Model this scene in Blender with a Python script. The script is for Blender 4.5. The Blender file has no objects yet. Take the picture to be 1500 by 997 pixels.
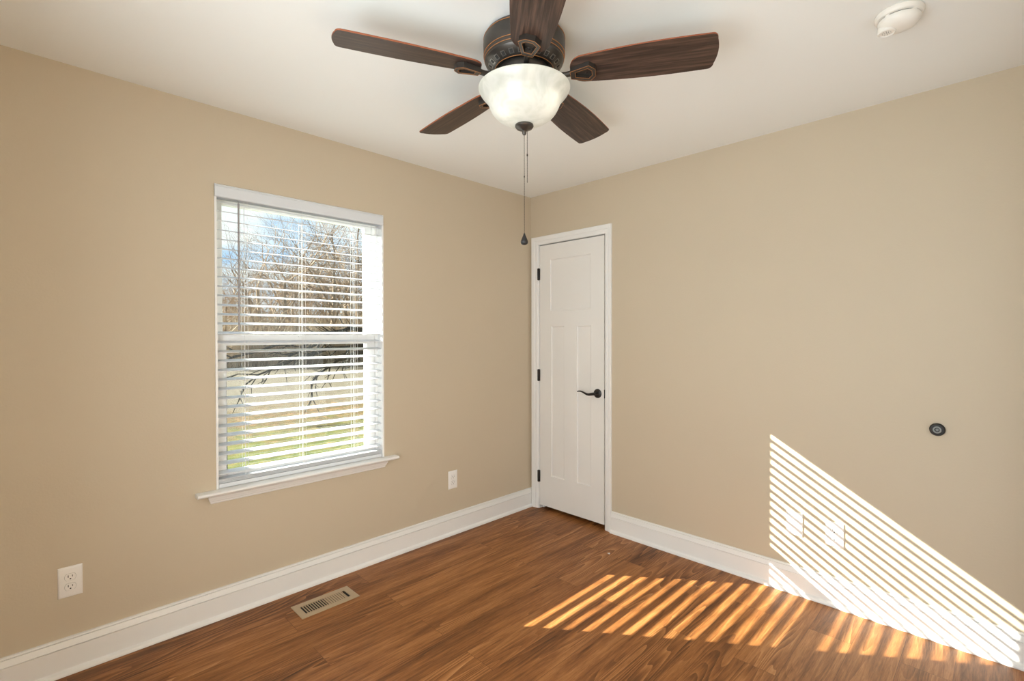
import bpy, bmesh, math, random
from mathutils import Vector, Matrix
S = bpy.context.scene
COL = S.collection
R = math.radians
H = 2.44                      # ceiling height
RX, RY = -3.12, -2.86         # far corner of the room (behind the camera)

# ------------------------------------------------------------------ camera
cam = bpy.data.cameras.new('camera'); cam_o = bpy.data.objects.new('camera', cam); COL.objects.link(cam_o)
cam.sensor_fit = 'HORIZONTAL'; cam.sensor_width = 36.0
cam.lens = 721.312 / 1500 * 36.0
cam.clip_start = 0.02; cam.clip_end = 300
yaw, pitch, roll = R(44.98438964), R(-0.61218926), R(-0.07740148)
fw = Vector((math.cos(yaw)*math.cos(pitch), math.sin(yaw)*math.cos(pitch), math.sin(pitch)))
rt = Vector((math.sin(yaw), -math.cos(yaw), 0)); up = rt.cross(fw)
r2 = rt*math.cos(roll) + up*math.sin(roll); u2 = -rt*math.sin(roll) + up*math.cos(roll)
M = Matrix((r2, u2, -fw)).transposed().to_4x4(); M.translation = Vector((-2.87250105, -2.65836163, 1.35334637))
cam_o.matrix_world = M
S.camera = cam_o

# ------------------------------------------------------------------ exposure, world, sun, added fill lamps
S.view_settings.view_transform = 'Standard'; S.view_settings.look = 'None'
S.view_settings.exposure = 0.0; S.view_settings.gamma = 1.0; S.view_settings.use_curve_mapping = False
S.cycles.use_denoising = True
S.cycles.max_bounces = 12; S.cycles.diffuse_bounces = 6; S.cycles.transparent_max_bounces = 24
S.cycles.sample_clamp_indirect = 6.0

SUN_E, SUN_ANGLE = 35.0, 0.25
SKY_STRENGTH = 1.25
BACK_FILL_W, BACK_FILL_COL = 13.0, (0.90, 0.965, 1.0)
REAR_FILL_W, REAR_FILL_COL = 67.0, (0.885, 0.965, 1.0)
BULB_W, BULB_COL = 0.105, (1.0, 0.93, 0.82)
BOWL_EMIT = 0.12

w = bpy.data.worlds.new('World'); S.world = w; w.use_nodes = True
nt = w.node_tree; nt.nodes.clear()
def N(nt, t, **k):
    n = nt.nodes.new(t)
    for a, v in k.items():
        if a.startswith('i_'):
            n.inputs[a[2:].replace('_', ' ')].default_value = v
        else:
            setattr(n, a, v)
    return n
def ramp(nt, stops, interp='LINEAR'):
    n = nt.nodes.new('ShaderNodeValToRGB'); cr = n.color_ramp; cr.interpolation = interp
    while len(cr.elements) > 1: cr.elements.remove(cr.elements[-1])
    cr.elements[0].position = stops[0][0]; cr.elements[0].color = (*stops[0][1], 1)
    for p, c in stops[1:]:
        e = cr.elements.new(p); e.color = (*c, 1)
    return n
tc = N(nt, 'ShaderNodeTexCoord'); mp = N(nt, 'ShaderNodeMapping'); mp.inputs['Scale'].default_value = (3, 3, 7)
nz = N(nt, 'ShaderNodeTexNoise', i_Scale=1.6, i_Detail=6.0, i_Roughness=0.55)
rp = ramp(nt, [(0.38, (0.40, 0.66, 1.0)), (0.60, (0.95, 0.98, 1.0))])
bg = N(nt, 'ShaderNodeBackground', i_Strength=SKY_STRENGTH); out = N(nt, 'ShaderNodeOutputWorld')
for a, b in ((tc.outputs['Generated'], mp.inputs[0]), (mp.outputs[0], nz.inputs['Vector']), (nz.outputs[0], rp.inputs[0]),
             (rp.outputs[0], bg.inputs[0]), (bg.outputs[0], out.inputs[0])):
    nt.links.new(a, b)

sun = bpy.data.lights.new('sun', 'SUN'); sun.energy = SUN_E; sun.angle = R(SUN_ANGLE); sun.color = (1.0, 0.96, 0.90)
sun_o = bpy.data.objects.new('sun', sun); COL.objects.link(sun_o)
sun_o.rotation_euler = Vector((0.748, -1.0, -0.627)).to_track_quat('-Z', 'Y').to_euler(); sun_o.location = (-9, 10, 8)

back_fill = bpy.data.lights.new('back_fill_light', 'AREA'); back_fill.shape = 'RECTANGLE'; back_fill.size = 1.7; back_fill.size_y = 2.0  # area lamp added beyond the back wall to brighten the room
back_fill.energy = BACK_FILL_W; back_fill.color = BACK_FILL_COL
back_fill_o = bpy.data.objects.new('back_fill_light', back_fill); COL.objects.link(back_fill_o)
back_fill_o.location = (-0.98, RY-0.55, 1.15); back_fill_o.rotation_euler = Vector((-0.05, 1, 0.30)).to_track_quat('-Z', 'Z').to_euler()
# added fill lamp outside an invented opening in the wall behind the camera
rear_fill = bpy.data.lights.new('rear_fill_light', 'AREA'); rear_fill.shape = 'RECTANGLE'; rear_fill.size = 1.7; rear_fill.size_y = 1.7; rear_fill.energy = REAR_FILL_W; rear_fill.color = REAR_FILL_COL
rear_fill_o = bpy.data.objects.new('rear_fill_light', rear_fill); COL.objects.link(rear_fill_o)
rear_fill_o.location = (RX-0.45, -1.85, 1.25); rear_fill_o.rotation_euler = Vector((1, 0, 0.12)).to_track_quat('-Z', 'Z').to_euler()

# ------------------------------------------------------------------ materials
def mat(name, col, rough=0.5, metal=0.0, bump=None, spec=0.5, var=None, coat=0.0):
    m = bpy.data.materials.new(name); m.use_nodes = True; t = m.node_tree
    b = t.nodes['Principled BSDF']
    b.inputs['Base Color'].default_value = (*col, 1); b.inputs['Roughness'].default_value = rough
    b.inputs['Metallic'].default_value = metal; b.inputs['Specular IOR Level'].default_value = spec
    if coat: b.inputs['Coat Weight'].default_value = coat
    tc = None
    if bump or var: tc = N(t, 'ShaderNodeTexCoord')
    if var:
        sc, amt = var
        n = N(t, 'ShaderNodeTexNoise', i_Scale=sc, i_Detail=4.0)
        t.links.new(tc.outputs['Object'], n.inputs['Vector'])
        r = ramp(t, [(0.3, tuple(c*(1-amt) for c in col)), (0.7, tuple(min(1, c*(1+amt)) for c in col))])
        t.links.new(n.outputs[0], r.inputs[0]); t.links.new(r.outputs[0], b.inputs['Base Color'])
    if bump:
        sc, st = bump
        n = N(t, 'ShaderNodeTexNoise', i_Scale=sc, i_Detail=3.0)
        t.links.new(tc.outputs['Object'], n.inputs['Vector'])
        bp = N(t, 'ShaderNodeBump', i_Strength=st, i_Distance=0.002)
        t.links.new(n.outputs[0], bp.inputs['Height']); t.links.new(bp.outputs[0], b.inputs['Normal'])
    return m
M_wall = mat('beige_wall_paint', (0.548, 0.468, 0.350), 0.55, bump=(110, 0.25), spec=0.3, var=(1.3, 0.015))
M_ceil = mat('ceiling_paint', (0.84, 0.848, 0.825), 0.9, bump=(90, 0.15), spec=0.1)
M_trim = mat('white_trim_paint', (0.80, 0.795, 0.775), 0.38, var=(3, 0.015))
M_door = mat('white_door_paint', (0.77, 0.755, 0.725), 0.42, var=(2.5, 0.02))
M_vinyl = mat('white_vinyl', (0.86, 0.86, 0.85), 0.35)
M_blind = mat('white_blind', (0.67, 0.695, 0.725), 0.4)
M_cord = mat('white_cord', (0.85, 0.84, 0.82), 0.8)
M_wand = mat('grey_wand', (0.30, 0.28, 0.28), 0.3)
M_plate = mat('white_plastic', (0.83, 0.81, 0.78), 0.3)
M_slot = mat('dark_slot', (0.02, 0.018, 0.016), 0.7)
M_bronze = mat('oil_rubbed_bronze', (0.085, 0.075, 0.066), 0.33, metal=0.75, bump=(60, 0.06))
M_blackmetal = mat('dark_bronze_hardware', (0.035, 0.030, 0.027), 0.38, metal=0.5)
M_ventmetal = mat('pewter_vent_metal', (0.24, 0.22, 0.20), 0.32, metal=0.8)
M_copper = mat('copper_edge', (0.62, 0.27, 0.095), 0.35, metal=0.6)
M_tan = mat('tan_metal', (0.47, 0.36, 0.235), 0.45, metal=0.15)
M_black = mat('black_rubber', (0.012, 0.011, 0.011), 0.55)
M_grey = mat('grey_rubber', (0.24, 0.25, 0.24), 0.6)
M_dark = mat('dark_duct', (0.012, 0.010, 0.009), 0.9)
M_chip = mat('white_chip', (0.8, 0.79, 0.76), 0.7)
M_detector = mat('white_detector', (0.82, 0.79, 0.73), 0.4)
M_concrete = mat('house_siding', (0.6, 0.58, 0.54), 0.8)

def wood_floor():
    m = bpy.data.materials.new('wood_plank_floor'); m.use_nodes = True; t = m.node_tree; b = t.nodes['Principled BSDF']
    L = t.links.new
    tc = N(t, 'ShaderNodeTexCoord')
    br = N(t, 'ShaderNodeTexBrick', offset=0.37, offset_frequency=2, squash=1.0)
    br.inputs['Color1'].default_value = (0, 0, 0, 1); br.inputs['Color2'].default_value = (1, 1, 1, 1); br.inputs['Mortar'].default_value = (0.5, 0.5, 0.5, 1)
    br.inputs['Scale'].default_value = 1.0; br.inputs['Mortar Size'].default_value = 0.0009; br.inputs['Mortar Smooth'].default_value = 0.3
    br.inputs['Brick Width'].default_value = 1.22; br.inputs['Row Height'].default_value = 0.165; br.inputs['Bias'].default_value = 0.0
    mp0 = N(t, 'ShaderNodeMapping'); mp0.inputs['Location'].default_value = (0.31, 0.05, 0)
    L(tc.outputs['Object'], mp0.inputs[0]); L(mp0.outputs[0], br.inputs['Vector'])
    # every plank its own piece of the grain
    vm = N(t, 'ShaderNodeVectorMath', operation='MULTIPLY'); vm.inputs[1].default_value = (7.3, 5.1, 3.7)
    L(br.outputs['Color'], vm.inputs[0])
    va = N(t, 'ShaderNodeVectorMath', operation='ADD'); L(tc.outputs['Object'], va.inputs[0]); L(vm.outputs[0], va.inputs[1])
    def noise(scale, sc, det, rough, dist=0.0):
        mp = N(t, 'ShaderNodeMapping'); mp.inputs['Scale'].default_value = scale
        L(va.outputs[0], mp.inputs[0])
        n = N(t, 'ShaderNodeTexNoise', i_Scale=sc, i_Detail=det, i_Roughness=rough, i_Distortion=dist)
        L(mp.outputs[0], n.inputs['Vector']); return n
    big = noise((0.7, 7.5, 1), 1.9, 4, 0.60, 0.5)          # broad dark bands along the plank
    fine = noise((2.2, 40.0, 1), 2.2, 7, 0.74, 0.5)         # streaks
    pore = noise((10.0, 150.0, 1), 2.0, 3, 0.6, 0.4)        # short pores
    cont = noise((0.38, 5.2, 1), 1.4, 1.5, 0.4, 0.15)       # growth rings: contours of a smooth field
    mask = noise((0.9, 4.0, 1), 1.1, 2, 0.5)
    def math_(op, a, bb=None, v=None):
        n = N(t, 'ShaderNodeMath', operation=op); L(a, n.inputs[0])
        if bb is not None: L(bb, n.inputs[1])
        elif v is not None: n.inputs[1].default_value = v
        return n.outputs[0]
    ringf = math_('FRACT', math_('MULTIPLY', cont.outputs[0], v=26.0))
    ringf = math_('POWER', ringf, v=1.6)
    mk = N(t, 'ShaderNodeMapRange'); mk.inputs[1].default_value = 0.46; mk.inputs[2].default_value = 0.62; L(mask.outputs[0], mk.inputs[0])
    def mix(a, bb, f):
        n = N(t, 'ShaderNodeMix', data_type='FLOAT'); L(a, n.inputs[2]); L(bb, n.inputs[3])
        if isinstance(f, float): n.inputs[0].default_value = f
        else: L(f, n.inputs[0])
        return n.outputs[0]
    v = mix(big.outputs[0], fine.outputs[0], 0.46)
    v = mix(v, pore.outputs[0], 0.16)
    v = mix(v, ringf, math_('MULTIPLY', mk.outputs[0], v=0.17))
    v = mix(v, br.outputs['Color'], 0.06)
    rp = ramp(t, [(0.33, (0.055, 0.018, 0.0045)), (0.42, (0.160, 0.057, 0.0140)), (0.50, (0.270, 0.102, 0.0270)), (0.58, (0.40, 0.170, 0.053)), (0.69, (0.54, 0.28, 0.115))])
    L(v, rp.inputs[0])
    dk = N(t, 'ShaderNodeMix', data_type='RGBA', blend_type='MULTIPLY'); dk.inputs[0].default_value = 1
    sm = ramp(t, [(0.0, (1, 1, 1)), (1.0, (0.45, 0.40, 0.36))]); L(br.outputs['Fac'], sm.inputs[0])
    L(rp.outputs[0], dk.inputs[6]); L(sm.outputs[0], dk.inputs[7]); L(dk.outputs[2], b.inputs['Base Color'])
    rr = ramp(t, [(0.3, (0.52,)*3), (0.7, (0.40,)*3)]); L(v, rr.inputs[0]); L(rr.outputs[0], b.inputs['Roughness'])
    b.inputs['Specular IOR Level'].default_value = 0.35
    bp = N(t, 'ShaderNodeBump', i_Strength=0.25, i_Distance=0.001); L(v, bp.inputs['Height']); L(bp.outputs[0], b.inputs['Normal'])
    return m
M_floor = wood_floor()

def blade_wood():
    m = bpy.data.materials.new('dark_blade_wood'); m.use_nodes = True; t = m.node_tree; b = t.nodes['Principled BSDF']; L = t.links.new
    tc = N(t, 'ShaderNodeTexCoord'); oi = N(t, 'ShaderNodeObjectInfo')
    va = N(t, 'ShaderNodeVectorMath', operation='ADD'); L(tc.outputs['Object'], va.inputs[0]); L(oi.outputs['Random'], va.inputs[1])
    mp = N(t, 'ShaderNodeMapping'); mp.inputs['Scale'].default_value = (2.0, 45, 1); L(va.outputs[0], mp.inputs[0])
    n = N(t, 'ShaderNodeTexNoise', i_Scale=2.5, i_Detail=6.0, i_Roughness=0.6, i_Distortion=0.2); L(mp.outputs[0], n.inputs['Vector'])
    rp = ramp(t, [(0.3, (0.014, 0.007, 0.005)), (0.5, (0.045, 0.025, 0.018)), (0.7, (0.115, 0.064, 0.044))]); L(n.outputs[0], rp.inputs[0])
    L(rp.outputs[0], b.inputs['Base Color']); b.inputs['Roughness'].default_value = 0.42; b.inputs['Specular IOR Level'].default_value = 0.45
    return m
M_blade = blade_wood()
M_bladeedge = mat('reddish_blade_edge', (0.26, 0.075, 0.030), 0.5)

def glass_pane():
    m = bpy.data.materials.new('window_glass'); m.use_nodes = True; t = m.node_tree; t.nodes.clear(); L = t.links.new
    tr = N(t, 'ShaderNodeBsdfTransparent'); tr.inputs[0].default_value = (0.94, 0.97, 0.95, 1)
    gl = N(t, 'ShaderNodeBsdfGlossy', i_Roughness=0.0); lw = N(t, 'ShaderNodeLayerWeight'); fr = ramp(t, [(0.0, (0.03,)*3), (0.55, (0.05,)*3), (0.8, (0.2,)*3), (1.0, (0.9,)*3)]); L(lw.outputs['Facing'], fr.inputs[0]); mx = N(t, 'ShaderNodeMixShader'); o = N(t, 'ShaderNodeOutputMaterial')
    L(fr.outputs[0], mx.inputs[0]); L(tr.outputs[0], mx.inputs[1]); L(gl.outputs[0], mx.inputs[2]); L(mx.outputs[0], o.inputs[0])
    return m
M_glass = glass_pane()

def bowl_glass():
    m = bpy.data.materials.new('frosted_alabaster_glass'); m.use_nodes = True; t = m.node_tree; t.nodes.clear(); L = t.links.new
    tc = N(t, 'ShaderNodeTexCoord')
    n = N(t, 'ShaderNodeTexNoise', i_Scale=9.0, i_Detail=3.0, i_Roughness=0.5, i_Distortion=2.2); L(tc.outputs['Object'], n.inputs['Vector'])
    rp = ramp(t, [(0.36, (0.70, 0.71, 0.64)), (0.55, (0.80, 0.80, 0.74)), (0.70, (0.75, 0.755, 0.69))]); L(n.outputs[0], rp.inputs[0])
    tl = N(t, 'ShaderNodeBsdfTranslucent'); df = N(t, 'ShaderNodeBsdfDiffuse'); gl = N(t, 'ShaderNodeBsdfGlossy', i_Roughness=0.25)
    em = N(t, 'ShaderNodeEmission', i_Strength=BOWL_EMIT)
    for x in (tl, df, em): L(rp.outputs[0], x.inputs[0])
    m1 = N(t, 'ShaderNodeMixShader'); m1.inputs[0].default_value = 0.45; L(df.outputs[0], m1.inputs[1]); L(tl.outputs[0], m1.inputs[2])
    m2 = N(t, 'ShaderNodeMixShader'); m2.inputs[0].default_value = 0.05; L(m1.outputs[0], m2.inputs[1]); L(gl.outputs[0], m2.inputs[2])
    ad = N(t, 'ShaderNodeAddShader'); L(m2.outputs[0], ad.inputs[0]); L(em.outputs[0], ad.inputs[1])
    o = N(t, 'ShaderNodeOutputMaterial'); L(ad.outputs[0], o.inputs[0])
    return m
M_bowl = bowl_glass()

def yard_ground():
    m = bpy.data.materials.new('yard_ground'); m.use_nodes = True; t = m.node_tree; b = t.nodes['Principled BSDF']; L = t.links.new
    tc = N(t, 'ShaderNodeTexCoord'); sp = N(t, 'ShaderNodeSeparateXYZ'); L(tc.outputs['Object'], sp.inputs[0])
    n1 = N(t, 'ShaderNodeTexNoise', i_Scale=5.0, i_Detail=8.0, i_Roughness=0.75); L(tc.outputs['Object'], n1.inputs['Vector'])
    n2 = N(t, 'ShaderNodeTexNoise', i_Scale=0.5, i_Detail=3.0); L(tc.outputs['Object'], n2.inputs['Vector'])
    v = N(t, 'ShaderNodeTexVoronoi', i_Scale=9.0); L(tc.outputs['Object'], v.inputs['Vector'])
    grass = ramp(t, [(0.35, (0.045, 0.060, 0.016)), (0.48, (0.095, 0.105, 0.032)), (0.60, (0.15, 0.13, 0.045)), (0.68, (0.22, 0.115, 0.045))]); L(n1.outputs[0], grass.inputs[0])
    straw = ramp(t, [(0.3, (0.075, 0.060, 0.040)), (0.5, (0.120, 0.102, 0.072)), (0.7, (0.16, 0.140, 0.105))]); L(n1.outputs[0], straw.inputs[0])
    leaf = ramp(t, [(0.0, (0.21, 0.120, 0.055)), (0.5, (0.07, 0.060, 0.025)), (1.0, (0.12, 0.060, 0.028))]); L(v.outputs['Color'], leaf.inputs[0])
    # lawn near the house gives way to leaf litter, then pale straw
    n3 = N(t, 'ShaderNodeTexNoise', i_Scale=2.6, i_Detail=7.0, i_Roughness=0.8); L(tc.outputs['Object'], n3.inputs['Vector'])
    a3 = N(t, 'ShaderNodeMath', operation='MULTIPLY_ADD'); a3.inputs[1].default_value = 14.0; L(n3.outputs[0], a3.inputs[0]); L(sp.outputs['Y'], a3.inputs[2])
    ad = N(t, 'ShaderNodeMath', operation='MULTIPLY_ADD'); ad.inputs[1].default_value = 3.0; L(n2.outputs[0], ad.inputs[0]); L(a3.outputs[0], ad.inputs[2])
    r1 = N(t, 'ShaderNodeMapRange'); r1.inputs[1].default_value = 14.6; r1.inputs[2].default_value = 17.5; L(ad.outputs[0], r1.inputs[0])
    r2 = N(t, 'ShaderNodeMapRange'); r2.inputs[1].default_value = 19.0; r2.inputs[2].default_value = 21.5; L(ad.outputs[0], r2.inputs[0])
    mx = N(t, 'ShaderNodeMix', data_type='RGBA'); L(r1.outputs[0], mx.inputs[0]); L(grass.outputs[0], mx.inputs[6]); L(leaf.outputs[0], mx.inputs[7])
    mx2 = N(t, 'ShaderNodeMix', data_type='RGBA'); L(r2.outputs[0], mx2.inputs[0]); L(mx.outputs[2], mx2.inputs[6]); L(straw.outputs[0], mx2.inputs[7])
    L(mx2.outputs[2], b.inputs['Base Color']); b.inputs['Roughness'].default_value = 0.95; b.inputs['Specular IOR Level'].default_value = 0.1
    bp = N(t, 'ShaderNodeBump', i_Strength=0.6, i_Distance=0.05); L(n1.outputs[0], bp.inputs['Height']); L(bp.outputs[0], b.inputs['Normal'])
    return m
M_ground = yard_ground()
M_bark = mat('pale_bark', (0.30, 0.225, 0.155), 0.9, var=(2.0, 0.35), spec=0.1)
M_barkd = mat('dark_bark', (0.055, 0.048, 0.038), 0.9, var=(6.0, 0.3), spec=0.1)
M_brush = mat('dry_brush', (0.46, 0.37, 0.26), 0.9, var=(0.8, 0.4), spec=0.1)

# ------------------------------------------------------------------ helpers
def link(name, me, parent=None):
    o = bpy.data.objects.new(name, me); COL.objects.link(o)
    if parent: o.parent = parent
    return o
def obj(name, bm, m, parent=None, smooth=None, bevel=0.0, loc=None):
    bmesh.ops.remove_doubles(bm, verts=bm.verts, dist=1e-6)
    bmesh.ops.recalc_face_normals(bm, faces=bm.faces)
    me = bpy.data.meshes.new(name); bm.to_mesh(me); bm.free()
    for x in (m if isinstance(m, (list, tuple)) else [m]): me.materials.append(x)
    o = link(name, me, parent)
    if loc: o.location = loc
    if smooth is not None:
        for p in me.polygons: p.use_smooth = True
        if smooth < 180: me.set_sharp_from_angle(angle=R(smooth))
    if bevel:
        b = o.modifiers.new('bevel', 'BEVEL'); b.width = bevel; b.segments = 2; b.limit_method = 'ANGLE'; b.angle_limit = R(40)
    return o
def raw(name, verts, faces, m, parent=None, smooth=False):
    me = bpy.data.meshes.new(name); me.from_pydata(verts, [], faces); me.materials.append(m)
    if smooth:
        for p in me.polygons: p.use_smooth = True
    return link(name, me, parent)
def thing(name, label, cat, loc=(0, 0, 0), group=None):
    o = link(name, None); o.location = loc; o['label'] = label; o['category'] = cat
    if group: o['group'] = group
    return o
def tag(o, label, cat, group=None, kind=None):
    o['label'] = label; o['category'] = cat
    if group: o['group'] = group
    if kind: o['kind'] = kind
    return o
def struct(o, label=None, cat=None):
    o['kind'] = 'structure'
    if label: o['label'] = label
    if cat: o['category'] = cat
    return o
def box(bm, x0, x1, y0, y1, z0, z1, mi=0):
    vs = [bm.verts.new(c) for c in ((x0,y0,z0),(x1,y0,z0),(x1,y1,z0),(x0,y1,z0),(x0,y0,z1),(x1,y0,z1),(x1,y1,z1),(x0,y1,z1))]
    for f in ((0,3,2,1),(4,5,6,7),(0,1,5,4),(1,2,6,5),(2,3,7,6),(3,0,4,7)):
        bm.faces.new([vs[i] for i in f]).material_index = mi
def obox(bm, c, ax, ay, az, hx, hy, hz, mi=0):
    c = Vector(c); vs = []
    for sz in (-1, 1):
        for sx, sy in ((-1,-1),(1,-1),(1,1),(-1,1)):
            vs.append(bm.verts.new(c + ax*hx*sx + ay*hy*sy + az*hz*sz))
    for f in ((0,3,2,1),(4,5,6,7),(0,1,5,4),(1,2,6,5),(2,3,7,6),(3,0,4,7)):
        bm.faces.new([vs[i] for i in f]).material_index = mi
def prism(bm, pts, axis, a, b, mi=0):
    """pts: 2-D outline; extruded from a to b along the axis ('x','y','z')"""
    def P(u, v, w): return {'x': (w, u, v), 'y': (u, w, v), 'z': (u, v, w)}[axis]
    A = [bm.verts.new(P(u, v, a)) for u, v in pts]; B = [bm.verts.new(P(u, v, b)) for u, v in pts]
    bm.faces.new(A).material_index = mi; bm.faces.new(B[::-1]).material_index = mi
    n = len(pts)
    for i in range(n): bm.faces.new((A[i], A[(i+1)%n], B[(i+1)%n], B[i])).material_index = mi
def ring_prism(bm, po, pi_, axis, a, b, mi=0):
    def P(u, v, w): return {'x': (w, u, v), 'y': (u, w, v), 'z': (u, v, w)}[axis]
    n = len(po)
    q = [[bm.verts.new(P(u, v, w_)) for u, v in pp] for pp in (po, pi_) for w_ in (a, b)]
    oa, ob, ia, ib = q
    for i in range(n):
        j = (i+1) % n
        for f in ((oa[i], oa[j], ob[j], ob[i]), (ia[j], ia[i], ib[i], ib[j]), (oa[j], oa[i], ia[i], ia[j]), (ob[i], ob[j], ib[j], ib[i])):
            bm.faces.new(f).material_index = mi
def lathe(bm, prof, seg=48, c=(0, 0), mi=0, axis='z'):
    rings = []
    for r, z in prof:
        if r < 1e-6: rings.append([bm.verts.new(conv((0, 0, z), c, axis))])
        else: rings.append([bm.verts.new(conv((r*math.cos(2*math.pi*k/seg), r*math.sin(2*math.pi*k/seg), z), c, axis)) for k in range(seg)])
    for a, b in zip(rings, rings[1:]):
        for k in range(seg):
            j = (k+1) % seg
            if len(a) == 1 and len(b) == 1: continue
            if len(a) == 1: f = (a[0], b[k], b[j])
            elif len(b) == 1: f = (a[k], b[0], a[j])
            else: f = (a[k], b[k], b[j], a[j])
            bm.faces.new(f).material_index = mi
def conv(p, c, axis):
    x, y, z = p
    if axis == 'z': return (x+c[0], y+c[1], z)
    if axis == 'x': return (z, x+c[0], y+c[1])      # revolve about the x direction, centre (y, z)
    if axis == 'y': return (x+c[0], z, y+c[1])      # about y, centre (x, z)
def tube(bm, pts, rad, seg=8, mi=0, cap=True):
    pts = [Vector(p) for p in pts]
    if not isinstance(rad, (list, tuple)): rad = [rad]*len(pts)
    prev = None; up_ = None
    for i, p in enumerate(pts):
        d = (pts[min(i+1, len(pts)-1)] - pts[max(i-1, 0)]).normalized()
        if up_ is None: up_ = d.orthogonal().normalized()
        up_ = (up_ - d*up_.dot(d)).normalized(); sd = d.cross(up_)
        ring = [bm.verts.new(p + (up_*math.cos(2*math.pi*k/seg) + sd*math.sin(2*math.pi*k/seg))*rad[i]) for k in range(seg)]
        if prev:
            for k in range(seg): bm.faces.new((prev[k], prev[(k+1)%seg], ring[(k+1)%seg], ring[k])).material_index = mi
        elif cap: bm.faces.new(ring[::-1]).material_index = mi
        prev = ring
    if cap: bm.faces.new(prev).material_index = mi
def copy_tree(o, parent=None):
    c = o.copy(); COL.objects.link(c)
    if parent: c.parent = parent
    for ch in list(o.children): copy_tree(ch, c)
    return c

# ------------------------------------------------------------------ room shell
# window opening in the left wall (plane y = 0) and door opening in the right wall (plane x = 0)
WX0, WX1, WZ0, WZ1 = -2.213, -1.312, 0.600, 2.078
WT = 0.165
DY0, DY1, DZ1 = -0.707, -0.078, 2.062      # door rough opening
HX0, HX1, HZ1 = -1.75, -0.20, 2.10          # made-up doorway in the wall behind the camera, admits the fill light
bm = bmesh.new()
box(bm, RX-0.12, WX0, 0, WT, -0.02, H); box(bm, WX1, 0.12, 0, WT, -0.02, H); box(bm, WX0, WX1, 0, WT, -0.02, WZ0); box(bm, WX0, WX1, 0, WT, WZ1, H)
struct(obj('wall_left', bm, M_wall))
bm = bmesh.new()
box(bm, 0, 0.12, DY1, 0, -0.02, H); box(bm, 0, 0.12, RY-0.12, DY0, -0.02, H); box(bm, 0, 0.12, DY0, DY1, DZ1, H)
struct(obj('wall_right', bm, M_wall))
QY0, QY1, QZ0, QZ1 = -2.55, -1.15, 0.55, 2.08  # opening made up to let the rear fill lamp in
bm = bmesh.new(); box(bm, RX-0.12, RX, RY-0.12, QY0, -0.02, H); box(bm, RX-0.12, RX, QY1, 0, -0.02, H); box(bm, RX-0.12, RX, QY0, QY1, -0.02, QZ0); box(bm, RX-0.12, RX, QY0, QY1, QZ1, H)
struct(obj('wall_rear', bm, M_wall))
bm = bmesh.new()
box(bm, RX-0.10, RX+0.004, QY0, QY0+0.04, QZ0, QZ1); box(bm, RX-0.10, RX+0.004, QY1-0.04, QY1, QZ0, QZ1); box(bm, RX-0.10, RX+0.004, QY0+0.04, QY1-0.04, QZ1-0.04, QZ1); box(bm, RX-0.10, RX+0.03, QY0+0.04, QY1-0.04, QZ0, QZ0+0.03)
struct(obj('added_rear_window', bm, M_trim))  # frame of the invented rear opening, unseen
bm = bmesh.new()
box(bm, RX, HX0, RY-0.12, RY, -0.02, H); box(bm, HX1, 0, RY-0.12, RY, -0.02, H); box(bm, HX0, HX1, RY-0.12, RY, HZ1, H)
struct(obj('wall_back', bm, M_wall))
bm = bmesh.new()   # invented passage behind the doorway, houses the fill lamp
box(bm, -2.3, 0.2, RY-1.35, RY-1.25, -0.02, H); box(bm, -2.3, -2.2, RY-1.25, RY-0.12, -0.02, H); box(bm, 0.1, 0.2, RY-1.25, RY-0.12, -0.02, H)
struct(obj('wall_added_passage', bm, M_wall))
bm = bmesh.new()   # closet behind the panelled door
box(bm, 0.72, 0.80, -1.0, 0.2, -0.02, H); box(bm, 0.12, 0.72, 0.12, 0.2, -0.02, H); box(bm, 0.12, 0.72, -1.0, -0.92, -0.02, H)
struct(obj('wall_closet', bm, M_wall))
bm = bmesh.new(); box(bm, RX-0.12, 0.85, RY-1.4, 0.16, -0.12, 0.0); struct(obj('floor', bm, M_floor))
bm = bmesh.new(); box(bm, RX-0.12, 0.85, RY-1.4, 0.25, H, H+0.12); struct(obj('ceiling', bm, M_ceil))

# baseboards: (depth from the wall, height)
BB = [(0, 0), (0.030, 0), (0.030, 0.006), (0.027, 0.014), (0.0165, 0.020), (0.0150, 0.022), (0.0150, 0.1035), (0.0165, 0.1055), (0.0165, 0.1065), (0.0120, 0.1075), (0.0125, 0.1085), (0.0170, 0.1100),
      (0.0110, 0.1330), (0.0065, 0.1335), (0.0065, 0.1350), (0.0110, 0.1360), (0.0115, 0.1385), (0.0095, 0.1420), (0.005, 0.1438), (0, 0.1440)]
bm = bmesh.new(); prism(bm, [(-d, z) for d, z in BB], 'x', RX, -0.001); struct(obj('baseboard_left', bm, M_trim))
bm = bmesh.new(); prism(bm, [(-d, z) for d, z in BB], 'y', RY, -0.7575); struct(obj('baseboard_right', bm, M_trim))
bm = bmesh.new(); prism(bm, [(RX+d, z) for d, z in BB], 'y', RY, -0.031); struct(obj('baseboard_rear', bm, M_trim))
bm = bmesh.new(); prism(bm, [(RY+d, z) for d, z in BB], 'x', RX+0.031, HX0); prism(bm, [(RY+d, z) for d, z in BB], 'x', HX1, -0.031); struct(obj('baseboard_back', bm, M_trim))

# ------------------------------------------------------------------ window_1
win = link('window_1', None); win.location = ((WX0+WX1)/2, 0, WZ0)
struct(win, 'white double-hung window with a wooden sill in the left wall', 'window')
def wpart(name, bm, m, parent=None, **k):
    o = obj(name, bm, m, None, **k); o.parent = parent or win
    base = Vector((WX0+WX1, 0, 2*WZ0))/2
    o.location = -base if parent is None else Vector((0, 0, 0))
    return o
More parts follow.
